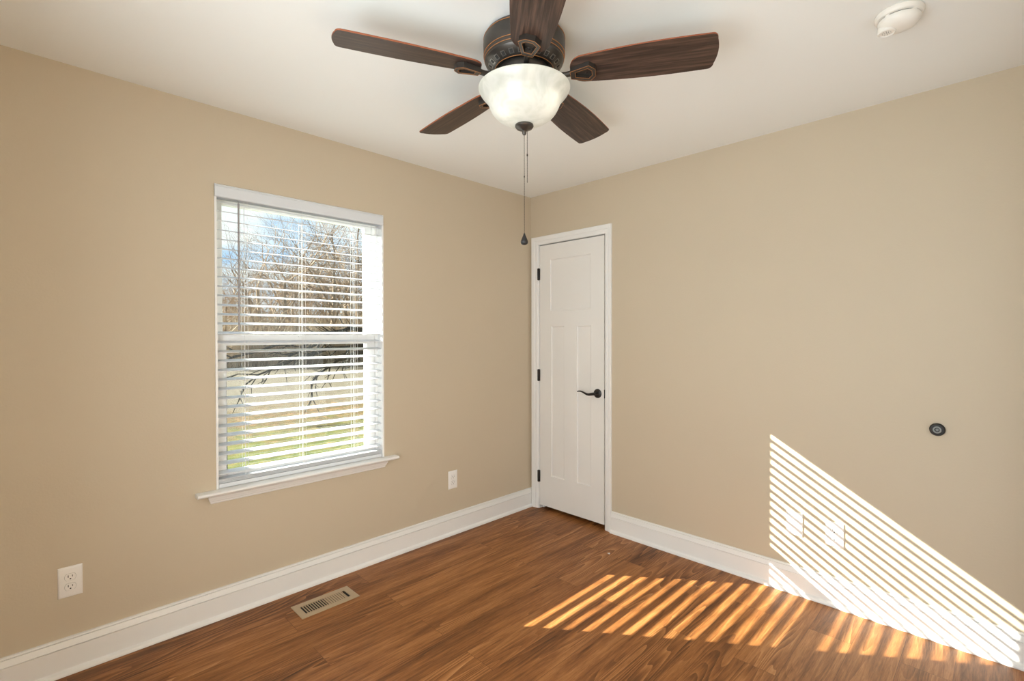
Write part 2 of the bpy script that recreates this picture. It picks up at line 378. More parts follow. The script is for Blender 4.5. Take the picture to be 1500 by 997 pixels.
# white boards lining the opening
bm = bmesh.new()
box(bm, WX0+0.0005, WX0+0.010, -0.002, 0.055, 0.618, WZ1-0.0005); box(bm, WX1-0.010, WX1-0.0005, -0.002, 0.055, 0.618, WZ1-0.0005); box(bm, WX0+0.010, WX1-0.010, -0.001, 0.055, WZ1-0.010, WZ1-0.0005)
wpart('jamb_liner', bm, M_vinyl)
# vinyl master frame
def frame(bm, x0, x1, z0, z1, y0, y1, wl, wr, wb, wt):
    box(bm, x0, x0+wl, y0, y1, z0, z1); box(bm, x1-wr, x1, y0, y1, z0, z1)
    box(bm, x0+wl, x1-wr, y0, y1, z0, z0+wb); box(bm, x0+wl, x1-wr, y0, y1, z1-wt, z1)
FX0, FX1 = WX0+0.001, WX1-0.001
bm = bmesh.new()
frame(bm, FX0, FX1, 0.603, WZ1-0.001, 0.055, 0.135, 0.024, 0.024, 0.030, 0.026)
frame(bm, FX0, FX1, 0.603, WZ1-0.001, 0.135, 0.163, 0.055, 0.045, 0.05, 0.05)      # outer brickmould flange
wpart('window_frame', bm, M_vinyl, bevel=0.002)
GX0, GX1 = -2.149, -1.388
bm = bmesh.new(); frame(bm, FX0+0.025, FX1-0.025, 1.312, WZ1-0.028, 0.0965, 0.128, GX0-0.007-(FX0+0.025), FX1-0.025-GX1-0.005, 0.044, WZ1-0.028-2.005)
us = wpart('upper_sash', bm, M_vinyl, bevel=0.002)
bm = bmesh.new(); box(bm, GX0-0.010, GX1+0.010, 0.111, 0.1135, 1.350, 2.010); wpart('glass_pane', bm, M_glass, us)
bm = bmesh.new(); frame(bm, FX0+0.025, FX1-0.025, 0.634, 1.3575, 0.062, 0.0945, GX0-(FX0+0.025), FX1-0.025-GX1, 0.048, 0.053)
box(bm, -1.80, -1.74, 0.052, 0.062, 1.345, 1.352)                                 # sash lift lip
ls = wpart('lower_sash', bm, M_vinyl, bevel=0.002)
bm = bmesh.new(); box(bm, GX0-0.006, GX1+0.006, 0.077, 0.0795, 0.676, 1.310); wpart('glass_pane', bm, M_glass, ls)
# small screen tracks standing in the right-hand jamb
bm = bmesh.new(); box(bm, FX1-0.0245, FX1-0.020, 0.060, 0.064, 1.36, 2.04); box(bm, FX1-0.0245, FX1-0.0195, 0.094, 0.0965, 0.64, 2.04); wpart('track', bm, M_vinyl)
# stool and apron
bm = bmesh.new()
st = [(0.0, 0.5985), (-0.042, 0.5985), (-0.049, 0.602), (-0.052, 0.608), (-0.049, 0.6145), (-0.043, 0.6175), (0.0, 0.6175)]
prism(bm, st, 'x', -2.300, -1.237); box(bm, WX0+0.001, WX1-0.001, 0.0, 0.062, 0.601, 0.6175)
wpart('sill', bm, M_trim, smooth=30)
ap = [(-0.030, 0.598), (-0.030, 0.594), (-0.025, 0.589), (-0.024, 0.585), (-0.019, 0.578), (-0.017, 0.570), (-0.013, 0.566), (-0.012, 0.560), (-0.008, 0.555), (0, 0.554)]
bm = bmesh.new()
A = [bm.verts.new((-2.248 + 0.030+y*0.9 - 0.012, y, z)) for y, z in ap] ; B = [bm.verts.new((-1.304 - 0.030 - y*0.9 + 0.012, y, z)) for y, z in ap]
A.append(bm.verts.new((-2.248, 0, 0.598))); B.append(bm.verts.new((-1.304, 0, 0.598)))
A[0].co.x = A[1].co.x = -2.250; B[0].co.x = B[1].co.x = -1.303
n_ = len(A); bm.faces.new(A); bm.faces.new(B[::-1])
for i in range(n_): bm.faces.new((A[i], A[(i+1)%n_], B[(i+1)%n_], B[i]))
wpart('apron', bm, M_trim, smooth=25)

# ------------------------------------------------------------------ window blind
BX0, BX1 = WX0+0.013, WX1-0.013
blind = thing('window_blind', 'white horizontal slatted blind lowered in the window with grey tilt wand', 'blind', ((BX0+BX1)/2, 0.03, 0.618))
def bpart(name, bm, m, **k):
    o = obj(name, bm, m, blind, **k); o.location = -Vector(blind.location); return o
bm = bmesh.new()   # valance board standing just proud of the wall
prism(bm, [(-0.006, 2.014), (-0.014, 2.014), (-0.017, 2.018), (-0.017, 2.062), (-0.014, 2.066), (-0.014, 2.070), (-0.010, 2.0735), (-0.006, 2.0735)], 'x', WX0-0.001, WX1-0.010)
box(bm, WX0+0.011, WX0+0.0135, -0.006, 0.004, 2.014, 2.06); box(bm, WX1-0.0135, WX1-0.011, -0.006, 0.004, 2.014, 2.06)
bpart('valance', bm, M_blind, smooth=30)
bm = bmesh.new(); box(bm, BX0+0.002, BX1-0.002, 0.004, 0.052, 2.016, 2.064); bpart('headrail', bm, M_blind, bevel=0.002)
SLAT_TILT = 8.5
TILT_TOP = 12.5           # the upper slats hang a little more closed than the lower ones
def slat_mesh(tilt, depth=0.050, th=0.0030):
    bm = bmesh.new(); n = 6; c, s = math.cos(R(tilt)), math.sin(R(tilt)); top = []; bot = []
    for i in range(n+1):
        u = -depth/2 + depth*i/n; crown = 0.0016*(1-(2*u/depth)**2)
        for lst, o_ in ((top, th/2), (bot, -th/2)):
            v = crown + o_; lst.append((u*c - v*s, u*s + v*c))
    prism(bm, top + bot[::-1], 'x', -(BX1-BX0)/2, (BX1-BX0)/2)
    return bm
sl = None
for k in range(30):
    z = 1.9975 + 0.0032 - 0.0453*k
    if sl is None:
        sl = obj('slat', slat_mesh(SLAT_TILT), M_blind, blind, smooth=40); o = sl
    else:
        o = sl.copy(); COL.objects.link(o); o.parent = blind
    o.location = (0, 0.003, z - blind.location.z); o.rotation_euler.x = R((TILT_TOP-SLAT_TILT)*min(1, max(0, (20-k)/8)))
fl = None
for k in range(4):                                  # slats lying folded on the bottom rail
    z = 0.6425 + 0.0050*k
    if fl is None: fl = obj('slat', slat_mesh(0.0), M_blind, blind, smooth=40); o = fl
    else: o = fl.copy(); COL.objects.link(o); o.parent = blind
    o.location = (0, 0.003, z - blind.location.z)
bm = bmesh.new(); prism(bm, [(0.004, 0.620), (0.008, 0.6183), (0.058, 0.6183), (0.062, 0.620), (0.060, 0.6385), (0.006, 0.6385)], 'x', BX0+0.001, BX1-0.001); bpart('bottom_rail', bm, M_blind)
for xx in (-2.074, -1.787, -1.487):
    bm = bmesh.new()
    for dx, yy in ((-0.007, 0.0065), (0.007, 0.0065), (-0.007, 0.0595), (0.007, 0.0595)):
        tube(bm, [(xx+dx, yy, 0.640), (xx+dx, yy, 2.018)], 0.0008, 5)
    for k in range(29):                              # rungs of the ladder under every slat
        z = 1.9955 - 0.0453*k
        for dx in (-0.007, 0.007): tube(bm, [(xx+dx, 0.0065, z-0.0045), (xx+dx, 0.0595, z+0.0005)], 0.0005, 4)
    bpart('ladder_cord', bm, M_cord)
    bm = bmesh.new(); tube(bm, [(xx, 0.034, 0.630), (xx, 0.034, 2.018)], 0.0009, 5); bpart('lift_cord', bm, M_cord)
bm = bmesh.new(); tube(bm, [(-2.1095, -0.006, 1.998), (-2.1105, -0.008, 1.385)], 0.0043, 6); lathe(bm, [(0, 1.380), (0.0045, 1.381), (0.0055, 1.386), (0.0045, 1.392), (0, 1.393)], 8, (-2.1105, -0.008))
tube(bm, [(-2.1095, -0.006, 1.996), (-2.1095, -0.004, 2.006), (-2.1095, 0.004, 2.013)], 0.0016, 6)
o = bpart('tilt_wand', bm, M_wand); o['label'] = 'grey tilt wand'

# ------------------------------------------------------------------ door_1
door = link('door_1', None); door.location = (0, -0.39, 0); struct(door, 'white three-panel closet door with dark lever handle', 'door')
def dpart(name, bm, m, parent=None, **k):
    o = obj(name, bm, m, parent or door, **k)
    if parent is None: o.location = (0, 0.39, 0)
    return o
CY0, CY1, CZ = -0.7035, -0.084, 2.056         # inner edge of the casing
prof = [(0.0, 0.0), (0.0, 0.0060), (0.003, 0.0085), (0.014, 0.0125), (0.022, 0.0130), (0.026, 0.0115), (0.029, 0.0140), (0.046, 0.0165), (0.0535, 0.0165), (0.057, 0.0140), (0.0575, 0.0)]
bm = bmesh.new()
rows = []
for o_, h_ in prof:
    ol = o_*1.15
    rows.append([bm.verts.new((-h_, CY1+ol, 0.0)), bm.verts.new((-h_, CY1+ol, CZ+o_*1.06)), bm.verts.new((-h_, CY0-o_*0.925, CZ+o_*1.06)), bm.verts.new((-h_, CY0-o_*0.925, 0.0))])
for a, b in zip(rows, rows[1:]):
    for i in range(3): bm.faces.new((a[i], a[i+1], b[i+1], b[i]))
bm.faces.new([r_[0] for r_ in rows]); bm.faces.new([r_[3] for r_ in rows][::-1])
dpart('door_casing', bm, M_trim, smooth=25)
bm = bmesh.new()   # jamb with its stop
box(bm, 0.001, 0.115, DY1-0.012, DY1-0.0005, 0.0, DZ1-0.0005); box(bm, 0.001, 0.115, DY0+0.0005, DY0+0.007, 0.0, DZ1-0.0005); box(bm, 0.001, 0.115, DY0+0.007, DY1-0.012, DZ1-0.0075, DZ1-0.0005)
box(bm, 0.040, 0.060, DY1-0.024, DY1-0.012, 0.0, DZ1-0.0075); box(bm, 0.040, 0.060, DY0+0.007, DY0+0.018, 0.0, DZ1-0.0075); box(bm, 0.040, 0.060, DY0+0.018, DY1-0.024, DZ1-0.02, DZ1-0.0075)
dpart('door_jamb', bm, M_trim)
# the slab: front face with three sloped recesses
SY0, SY1, SZ0, SZ1 = -0.6925, -0.0935, 0.030, 2.0465
FXp, RXp = 0.001, 0.0085
rects = [(-0.577, -0.200, 1.540, 1.931), (-0.337, -0.2095, 0.270, 1.421), (-0.580, -0.4545, 0.273, 1.421)]
ysb = sorted({SY0, SY1, *[r_[0] for r_ in rects], *[r_[1] for r_ in rects]}); zsb = sorted({SZ0, SZ1, *[r_[2] for r_ in rects], *[r_[3] for r_ in rects]})
bm = bmesh.new()
def inside(y, z): return any(a < y < b and c < z < d for a, b, c, d in rects)
for y0, y1 in zip(ysb, ysb[1:]):
    for z0, z1 in zip(zsb, zsb[1:]):
        if not inside((y0+y1)/2, (z0+z1)/2): bm.faces.new([bm.verts.new((FXp, y, z)) for y, z in ((y0, z0), (y1, z0), (y1, z1), (y0, z1))])
for a, b, c, d in rects:
    q = [[(FXp, a, c), (FXp, b, c), (FXp, b, d), (FXp, a, d)]]
    for ins, xx in ((0.003, RXp*0.75), (0.009, RXp)): q.append([(xx, a+ins, c+ins), (xx, b-ins, c+ins), (xx, b-ins, d-ins), (xx, a+ins, d-ins)])
    for u, v in zip(q, q[1:]):
        for i in range(4): bm.faces.new([bm.verts.new(p) for p in (u[i], u[(i+1)%4], v[(i+1)%4], v[i])])
    bm.faces.new([bm.verts.new(p) for p in q[-1]])
XB = 0.036
for pts in (((FXp, SY0, SZ0), (FXp, SY0, SZ1), (XB, SY0, SZ1), (XB, SY0, SZ0)), ((FXp, SY1, SZ0), (FXp, SY1, SZ1), (XB, SY1, SZ1), (XB, SY1, SZ0)),
            ((FXp, SY0, SZ0), (FXp, SY1, SZ0), (XB, SY1, SZ0), (XB, SY0, SZ0)), ((FXp, SY0, SZ1), (FXp, SY1, SZ1), (XB, SY1, SZ1), (XB, SY0, SZ1)),
            ((XB, SY0, SZ0), (XB, SY1, SZ0), (XB, SY1, SZ1), (XB, SY0, SZ1))):
    bm.faces.new([bm.verts.new(p) for p in pts])
bmesh.ops.remove_doubles(bm, verts=bm.verts, dist=1e-5)
slab = dpart('door_slab', bm, M_door)
for zz in (1.827, 1.042, 0.254):
    bm = bmesh.new()
    lathe(bm, [(0, zz-0.048), (0.0045, zz-0.047), (0.006, zz-0.043), (0.006, zz+0.043), (0.0045, zz+0.047), (0, zz+0.048)], 12, (-0.0055, -0.0885))
    box(bm, -0.003, -0.0005, -0.0990, -0.0885, zz-0.0445, zz+0.0445); box(bm, -0.0125, -0.0095, -0.0885, -0.0800, zz-0.0445, zz+0.0445)
    for k in (-0.018, 0.018): box(bm, -0.0117, -0.0113, -0.094, -0.083, zz+k-0.0006, zz+k+0.0006)
    o = dpart('hinge', bm, M_blackmetal, smooth=40); o['label'] = 'black hinge'
hy, hz = -0.6385, 0.943
bm = bmesh.new()
lathe(bm, [(0, -0.0130), (0.012, -0.0130), (0.014, -0.0105), (0.026, -0.0085), (0.0315, -0.0045), (0.0325, 0.0008), (0, 0.0008)], 36, (hy, hz), axis='x')
hd = dpart('door_handle', bm, M_blackmetal, smooth=35); hd['label'] = 'dark bronze lever handle'
bm = bmesh.new()
tube(bm, [(-0.012, hy, hz), (-0.050, hy, hz)], 0.0095, 14)
pts = [(0.0, -0.008, 0.000), (0.010, 0.004, -0.001), (0.022, 0.012, -0.003), (0.040, 0.012, -0.0065), (0.058, 0.010, -0.0055), (0.076, 0.007, 0.0005), (0.094, 0.005, 0.0075), (0.112, 0.004, 0.0115), (0.128, 0.004, 0.0105), (0.140, 0.004, 0.0065)]
rr = [0.010, 0.0105, 0.0100, 0.0090, 0.0080, 0.0068, 0.0058, 0.0050, 0.0044, 0.0036]
tube(bm, [(-0.050 + (0.006 if i < 2 else 0), hy + a, hz + c) for i, (a, b, c) in enumerate(pts)], rr, 12)
dpart('lever', bm, M_blackmetal, hd, smooth=60)
bm = bmesh.new(); box(bm, -0.0005, 0.028, SY0-0.0016, SY0+0.0001, 0.913, 0.973); dpart('latch_plate', bm, M_blackmetal)

# ------------------------------------------------------------------ outlets and wall plates
def rot_place(t, wall):
    if wall == 'right': t.rotation_euler.z = R(-90)
def plate_bm(w_, h_, chamfer=0.0085, th=0.0068):
    bm = bmesh.new()
    q = [[(x*w_/2, 0.0, z*h_/2) for x, z in ((-1,-1),(1,-1),(1,1),(-1,1))], [(x*w_/2, -th*0.35, z*h_/2) for x, z in ((-1,-1),(1,-1),(1,1),(-1,1))],
         [(x*(w_/2-chamfer*0.45), -th*0.85, z*(h_/2-chamfer*0.45)) for x, z in ((-1,-1),(1,-1),(1,1),(-1,1))], [(x*(w_/2-chamfer), -th, z*(h_/2-chamfer)) for x, z in ((-1,-1),(1,-1),(1,1),(-1,1))]]
    v = [[bm.verts.new(p) for p in l] for l in q]
    for a, b in zip(v, v[1:]):
        for i in range(4): bm.faces.new((a[i], a[(i+1)%4], b[(i+1)%4], b[i]))
    bm.faces.new(v[0]); bm.faces.new(v[-1])
    return bm
def recept_outline(cz, w_=0.0335, h_=0.0275):
    pts = []; r_ = 0.0172
    for k in range(40):
        a = 2*math.pi*k/40; x, z = r_*math.cos(a), r_*math.sin(a)
        z = max(-h_/2, min(h_/2, z*1.02)); pts.append((x, cz+z))
    return pts
def make_outlet(label, loc, wall, w_=0.075, h_=0.122, ch=0.0085):
    t = thing('electrical_outlet', label, 'outlet', loc, None); rot_place(t, wall)
    obj('cover_plate', plate_bm(w_, h_, ch), M_plate, t, smooth=30)
    for cz in (0.0195, -0.0195):
        bm = bmesh.new(); prism(bm, recept_outline(cz), 'y', -0.0045, -0.0082)
        po = recept_outline(cz); c0 = Vector((0, cz))
        pi_ = [tuple(c0 + (Vector(p)-c0)*1.0) for p in po]; po2 = [tuple(c0 + (Vector(p)-c0)*1.045) for p in po]
        ring_prism(bm, po2, pi_, 'y', -0.0060, -0.0071, 1)
        rc = obj('receptacle', bm, [M_plate, M_grey], t, smooth=40)
        bm = bmesh.new()
        box(bm, -0.0078, -0.0052, -0.0086, -0.0070, cz-0.0005, cz+0.0085); box(bm, 0.0052, 0.0074, -0.0086, -0.0070, cz+0.0005, cz+0.0078)
        prism(bm, [(0.0028*math.cos(a), cz-0.0068+0.0026*math.sin(a)) for a in [2*math.pi*k/14 for k in range(14)]], 'y', -0.0086, -0.0070)
        o = obj('slot', bm, M_slot, rc); o['label'] = 'dark plug slots'
    bm = bmesh.new(); lathe(bm, [(0, -0.0082), (0.0022, -0.0079), (0.0028, -0.0068), (0.0028, -0.006)], 14, (0, 0), axis='y'); obj('screw', bm, M_plate, t)
    return t
make_outlet('white duplex outlet near the floor at far left, below and left of the window', (-2.7355, 0, 0.3645), 'left')
make_outlet('white duplex outlet low on the left wall between the window and the corner', (-0.788, 0, 0.3685), 'left')
make_outlet('white duplex outlet in the sunlit stripes, right of a blank cover plate', (0, -2.066, 0.357), 'right', 0.080, 0.122, 0.0040)
t = thing('wall_plate', 'blank white cover plate in the sunlit stripes on the right wall', 'wall plate', (0, -1.886, 0.363)); rot_place(t, 'right')
obj('cover_plate', plate_bm(0.078, 0.122, 0.0040), M_plate, t, smooth=30)
for zz in (-0.03, 0.03):
    bm = bmesh.new(); lathe(bm, [(0, -0.0080), (0.0024, -0.0078), (0.003, -0.0066), (0.003, -0.006)], 14, (0, zz), axis='y'); obj('screw', bm, M_plate, t)

# ------------------------------------------------------------------ wall bumper
t = thing('wall_bumper', 'round black doorknob bumper with a grey centre ring on the right wall', 'door bumper', (0, -2.452, 0.934))
bm = bmesh.new(); lathe(bm, [(0, 0), (0.0275, 0), (0.0280, -0.004), (0.0270, -0.014), (0.0235, -0.0185), (0.0165, -0.0195), (0.0155, -0.016), (0, -0.016)], 48, (0, 0), axis='x'); obj('bumper_body', bm, M_black, t, smooth=40)
bm = bmesh.new(); lathe(bm, [(0.0090, -0.0155), (0.0095, -0.0205), (0.0140, -0.0205), (0.0155, -0.0190), (0.0155, -0.0155)], 48, (0, 0), axis='x'); o = obj('grey_ring', bm, M_grey, t, smooth=40)
bm = bmesh.new(); lathe(bm, [(0, -0.0185), (0.004, -0.0180), (0.006, -0.0165), (0.006, -0.0155)], 24, (0, 0), axis='x'); obj('screw_cap', bm, M_grey, t, smooth=40)

# ------------------------------------------------------------------ floor register
vx0, vx1, vy0, vy1 = -1.930, -1.634, -0.301, -0.158
t = thing('floor_vent', 'tan metal floor register beside the baseboard under the window', 'vent', ((vx0+vx1)/2, (vy0+vy1)/2, 0))
def vpart(name, bm, m, **k):
    o = obj(name, bm, m, t, **k); o.location = (-(vx0+vx1)/2, -(vy0+vy1)/2, 0); return o
ox0, ox1, oy0, oy1 = vx0+0.030, vx1-0.034, vy0+0.030, vy1-0.034
bm = bmesh.new()
outr = [(vx0, vy0), (vx1, vy0), (vx1, vy1), (vx0, vy1)]; top_ = [(vx0+0.006, vy0+0.006), (vx1-0.006, vy0+0.006), (vx1-0.006, vy1-0.006), (vx0+0.006, vy1-0.006)]; inn = [(ox0, oy0), (ox1, oy0), (ox1, oy1), (ox0, oy1)]
ring_prism(bm, top_, inn, 'z', 0.0008, 0.0050)
va = [bm.verts.new((x, y, 0.0008)) for x, y in outr]; vb = [bm.verts.new((x, y, 0.0030)) for x, y in outr]; vc = [bm.verts.new((x, y, 0.0050)) for x, y in top_]
for i in range(4):
    j = (i+1) % 4; bm.faces.new((va[i], va[j], vb[j], vb[i])); bm.faces.new((vb[i], vb[j], vc[j], vc[i]))
vpart('vent_frame', bm, M_tan)
bm = bmesh.new(); box(bm, ox0-0.004, ox1+0.004, oy0-0.004, oy1+0.004, 0.0003, 0.0007); vpart('duct', bm, M_dark)
nf = 19; stp = (ox1-ox0)/nf
for k in range(nf-1):
    xx = ox0 + stp*(k+1); lean = R(62) if k < 9 else R(-12)
    bm = bmesh.new()
    if k < 9: obox(bm, (xx, (oy0+oy1)/2, 0.0034), Vector((math.cos(lean), 0, math.sin(lean))), Vector((0, 1, 0)), Vector((-math.sin(lean), 0, math.cos(lean))), 0.0024, (oy1-oy0)/2, 0.0011)
    elif k < nf-2: obox(bm, (xx, (oy0+oy1)/2, 0.0034), Vector((math.cos(lean), 0, math.sin(lean))), Vector((0, 1, 0)), Vector((-math.sin(lean), 0, math.cos(lean))), 0.0054, (oy1-oy0)/2, 0.0007)
    else: obox(bm, (xx-0.004, (oy0+oy1)/2, 0.0034), Vector((1, 0, 0)), Vector((0, 1, 0)), Vector((0, 0, 1)), 0.0016, (oy1-oy0)/2, 0.0009)
    vpart('louver', bm, M_tan)

# ------------------------------------------------------------------ smoke detector
t = thing('smoke_detector', 'white round smoke detector on the ceiling near the right wall', 'smoke detector', (-0.760, -2.400, H))
bm = bmesh.new(); lathe(bm, [(0, 0), (0.066, 0), (0.0685, -0.003), (0.0685, -0.010), (0.0640, -0.017), (0.058, -0.019), (0, -0.019)], 56); obj('mounting_ring', bm, M_detector, t, smooth=35)
bm = bmesh.new(); lathe(bm, [(0, -0.018), (0.0545, -0.018), (0.0545, -0.023), (0, -0.023)], 56); obj('vent_gap', bm, M_slot, t, smooth=35)
bm = bmesh.new(); lathe(bm, [(0, -0.0225), (0.0590, -0.0225), (0.0600, -0.025), (0.0575, -0.034), (0.049, -0.044), (0.037, -0.050), (0.02, -0.0525), (0, -0.053)], 56); obj('sensor_cover', bm, M_detector, t, smooth=40)
for k in range(14):
    a = 2*math.pi*k/14
    if k % 3 == 0:
        bm = bmesh.new(); obox(bm, (0.0565*math.cos(a), 0.0565*math.sin(a), -0.0205), Vector((-math.sin(a), math.cos(a), 0)), Vector((math.cos(a), math.sin(a), 0)), Vector((0, 0, 1)), 0.006, 0.0025, 0.0022); obj('rib', bm, M_detector, t)
hc = Vector((-0.004, 0.033))
bm = bmesh.new(); lathe(bm, [(0, -0.0525), (0.0245, -0.0300), (0.0265, -0.048), (0.0255, -0.0550), (0.0225, -0.0570), (0.0200, -0.0545), (0, -0.0545)], 36, tuple(hc)); obj('horn_ring', bm, M_detector, t, smooth=40)
bm = bmesh.new()
for r_, n_ in ((0.0, 1), (0.006, 6), (0.012, 10)):
    for k in range(n_):
        a = 2*math.pi*k/n_; lathe(bm, [(0, -0.0551), (0.0014, -0.0551), (0.0014, -0.0540)], 8, (hc.x+r_*math.cos(a), hc.y+r_*math.sin(a)))
obj('horn_grille', bm, M_grey, t)

# ------------------------------------------------------------------ paint flake on the floor
bm = bmesh.new(); prism(bm, [(-0.010, -0.006), (-0.002, -0.009), (0.006, -0.003), (0.011, 0.004), (0.003, 0.005), (-0.004, 0.010), (-0.007, 0.002)], 'z', 0.0002, 0.0022)
o = obj('paint_flake', bm, M_chip); o.location = (-0.300, -0.935, 0); tag(o, 'tiny white flake lying on the wood floor before the door', 'debris')

# ------------------------------------------------------------------ ceiling fan
FC = Vector((-1.5615, -1.4130, 0)); ZB = 2.297
fan = thing('ceiling_fan', 'bronze ceiling fan with five dark wood blades and a frosted glass bowl light', 'ceiling fan', (FC.x, FC.y, H))
def fpart(name, bm, m, parent=None, **k):
    o = obj(name, bm, m, parent or fan, **k)
    if parent is None: o.location = (0, 0, -H)
    return o
bm = bmesh.new()
lathe(bm, [(0, 2.4395), (0.136, 2.4395), (0.1415, 2.436), (0.1475, 2.424), (0.1490, 2.405), (0.1480, 2.372), (0.1455, 2.362), (0.1455, 2.356), (0.1420, 2.350), (0.1420, 2.344), (0.1360, 2.336), (0.1090, 2.3175), (0.1040, 2.3160), (0.1040, 2.322), (0, 2.322)], 72)
mh = fpart('motor_housing', bm, M_bronze, smooth=35)
bm = bmesh.new()
for r_, z_ in ((0.1480, 2.4245), (0.1478, 2.3660), (0.1450, 2.3535), (0.1068, 2.3165)):
    lathe(bm, [(r_-0.001, z_+0.0009), (r_+0.0007, z_+0.0006), (r_+0.0008, z_), (r_+0.0006, z_-0.0006), (r_-0.001, z_-0.0009)], 72)
o = fpart('trim_ring', bm, M_copper, mh, smooth=40); o['label'] = 'thin copper highlight rings'
bm = bmesh.new()
nrm = Vector((0.0185, -0.027)); nrm.normalize()        # outward normal of the lower cone (r, z)
for k in range(24):
    a = 2*math.pi*(k+0.5)/24; rad = Vector((math.cos(a), math.sin(a), 0)); tan_ = Vector((-math.sin(a), math.cos(a), 0)); nn = rad*nrm.x + Vector((0, 0, nrm.y)); sl_ = nn.cross(tan_)
    obox(bm, rad*0.1225 + Vector((0, 0, 2.3268)), tan_, sl_, nn, 0.0085, 0.0095, 0.0012)
    obox(bm, rad*0.1225 + Vector((0, 0, 2.3268)), tan_, sl_, nn, 0.0055, 0.0065, 0.0017, 1)
fpart('vent_grille', bm, [M_ventmetal, M_slot], mh)
bm = bmesh.new(); lathe(bm, [(0, 2.322), (0.088, 2.322), (0.092, 2.318), (0.092, 2.296), (0.086, 2.290), (0, 2.290)], 60); fpart('flywheel', bm, M_bronze, smooth=35)
bm = bmesh.new(); lathe(bm, [(0, 2.292), (0.070, 2.292), (0.075, 2.286), (0.075, 2.276), (0.148, 2.262), (0.152, 2.260), (0.152, 2.256), (0, 2.256)], 60); fpart('light_fitter', bm, M_bronze, smooth=35)

# blades: built along local +x at the hub, then turned
def blade_outline():
    L_ = []; x0, x1 = 0.168, 0.661
    def hw(x):
        s = (x-x0)/(x1-x0); return 0.058 + 0.0225*math.sin(min(1, s/0.68)*math.pi/2) - 0.003*max(0, (s-0.68)/0.32)**2
    top = []
    for k in range(10):                                   # rounded root
        a = math.pi/2*k/9; top.append((x0 + 0.055*(1-math.cos(a)), (hw(x0+0.055))*math.sin(a)**0.8))
    for k in range(1, 22): 
        x = x0+0.055 + (x1-0.026-x0-0.055)*k/21; top.append((x, hw(x)))
    hwe = top[-1][1]; xr = x1-0.026
    for k in range(1, 9):                                  # rounded tip corner
        a = math.pi/2*k/8; top.append((xr + 0.018*math.sin(a), hwe - 0.024 + 0.024*math.cos(a)))
    for k in range(1, 5): 
        y = (hwe-0.024)*(1-k/4); top.append((xr + 0.018 + 0.008*(1-(y/(hwe-0.024))**2), y))
    return top[1:] + [(x, -y) for x, y in top[::-1][1:-1]] + [(x0, 0)]
def blade_bm():
    bm = bmesh.new(); out_ = blade_outline(); seen = []
    for p in out_:
        if not seen or (Vector(p)-Vector(seen[-1])).length > 1e-5: seen.append(p)
    prism(bm, seen, 'z', -0.0030, 0.0030)
    for f in bm.faces: f.material_index = 0 if len(f.verts) > 6 else 1
    return bm
def iron_bms():
    po = [(0.170, -0.018), (0.170, 0.018), (0.238, 0.037), (0.258, 0.016), (0.258, -0.016), (0.238, -0.037)]
    cx = sum(p[0] for p in po)/6
    def sc(f): return [(cx + (x-cx)*f, y*f) for x, y in po]
    b = bmesh.new(); ring_prism(b, sc(1.0), sc(0.66), 'z', -0.0230, -0.0032)
    prism(b, sc(0.665), 'z', -0.0075, -0.0032)
    tube(b, [(0.080, 0, -0.006), (0.115, 0, -0.014), (0.150, 0, -0.016), (0.178, 0, -0.013)], [0.0115, 0.0100, 0.0095, 0.010], 10)
    e = bmesh.new(); ring_prism(e, sc(1.003), sc(0.982), 'z', -0.0234, -0.0222); ring_prism(e, sc(0.680), sc(0.655), 'z', -0.0234, -0.0222)
    s = []
    for c_ in ((0.190, 0), (0.226, 0.012), (0.226, -0.012)):
        q = bmesh.new(); lathe(q, [(0, -0.0105), (0.004, -0.0098), (0.0052, -0.0075)], 12, c_); s.append(q)
    return b, e, s
TH0 = 156.53; PITCH = -12.0
first_blade = first_iron = None
for k in range(5):
    rotm = Matrix.Rotation(R(TH0 - 72*k), 4, 'Z') @ Matrix.Rotation(R(PITCH), 4, 'X')
    if first_blade is None:
        first_blade = obj('blade', blade_bm(), [M_blade, M_bladeedge], fan, bevel=0.0012); bl = first_blade
        b_, e_, s_ = iron_bms(); first_iron = obj('blade_iron', b_, M_bronze, fan, bevel=0.001); ir = first_iron
        e = obj('copper_edge', e_, M_copper, first_iron); [obj('screw', q, M_blackmetal, first_iron, smooth=40) for q in s_]
    else:
        bl = first_blade.copy(); COL.objects.link(bl); bl.parent = fan
        ir = copy_tree(first_iron, fan)
    for o in (bl, ir): o.matrix_local = Matrix.Translation((0, 0, ZB-H)) @ rotm
# glass bowl, finial, chains
bp_ = [(0.157, 2.2535), (0.1640, 2.2550), (0.1675, 2.2525), (0.1665, 2.2460), (0.1590, 2.2340), (0.1480, 2.2215), (0.1380, 2.2105), (0.1325, 2.2020), (0.1295, 2.1920), (0.1245, 2.1790), (0.1150, 2.1640), (0.1005, 2.1490), (0.0800, 2.1365), (0.0550, 2.1275), (0.0280, 2.1225), (0.0, 2.1212)]
bm = bmesh.new(); lathe(bm, bp_, 72); bowl = fpart('glass_bowl', bm, M_bowl, smooth=180); bowl['label'] = 'frosted glass bowl, lit'
sub = bowl.modifiers.new('sub', 'SUBSURF'); sub.levels = 1; sub.render_levels = 1
bm = bmesh.new(); lathe(bm, [(0, 2.1230), (0.020, 2.1225), (0.0335, 2.1200), (0.0340, 2.1150), (0.029, 2.1080), (0.012, 2.1010), (0.0085, 2.0980), (0.0075, 2.0900), (0.0055, 2.0850), (0, 2.0840)], 36); fpart('finial', bm, M_bronze, smooth=40)
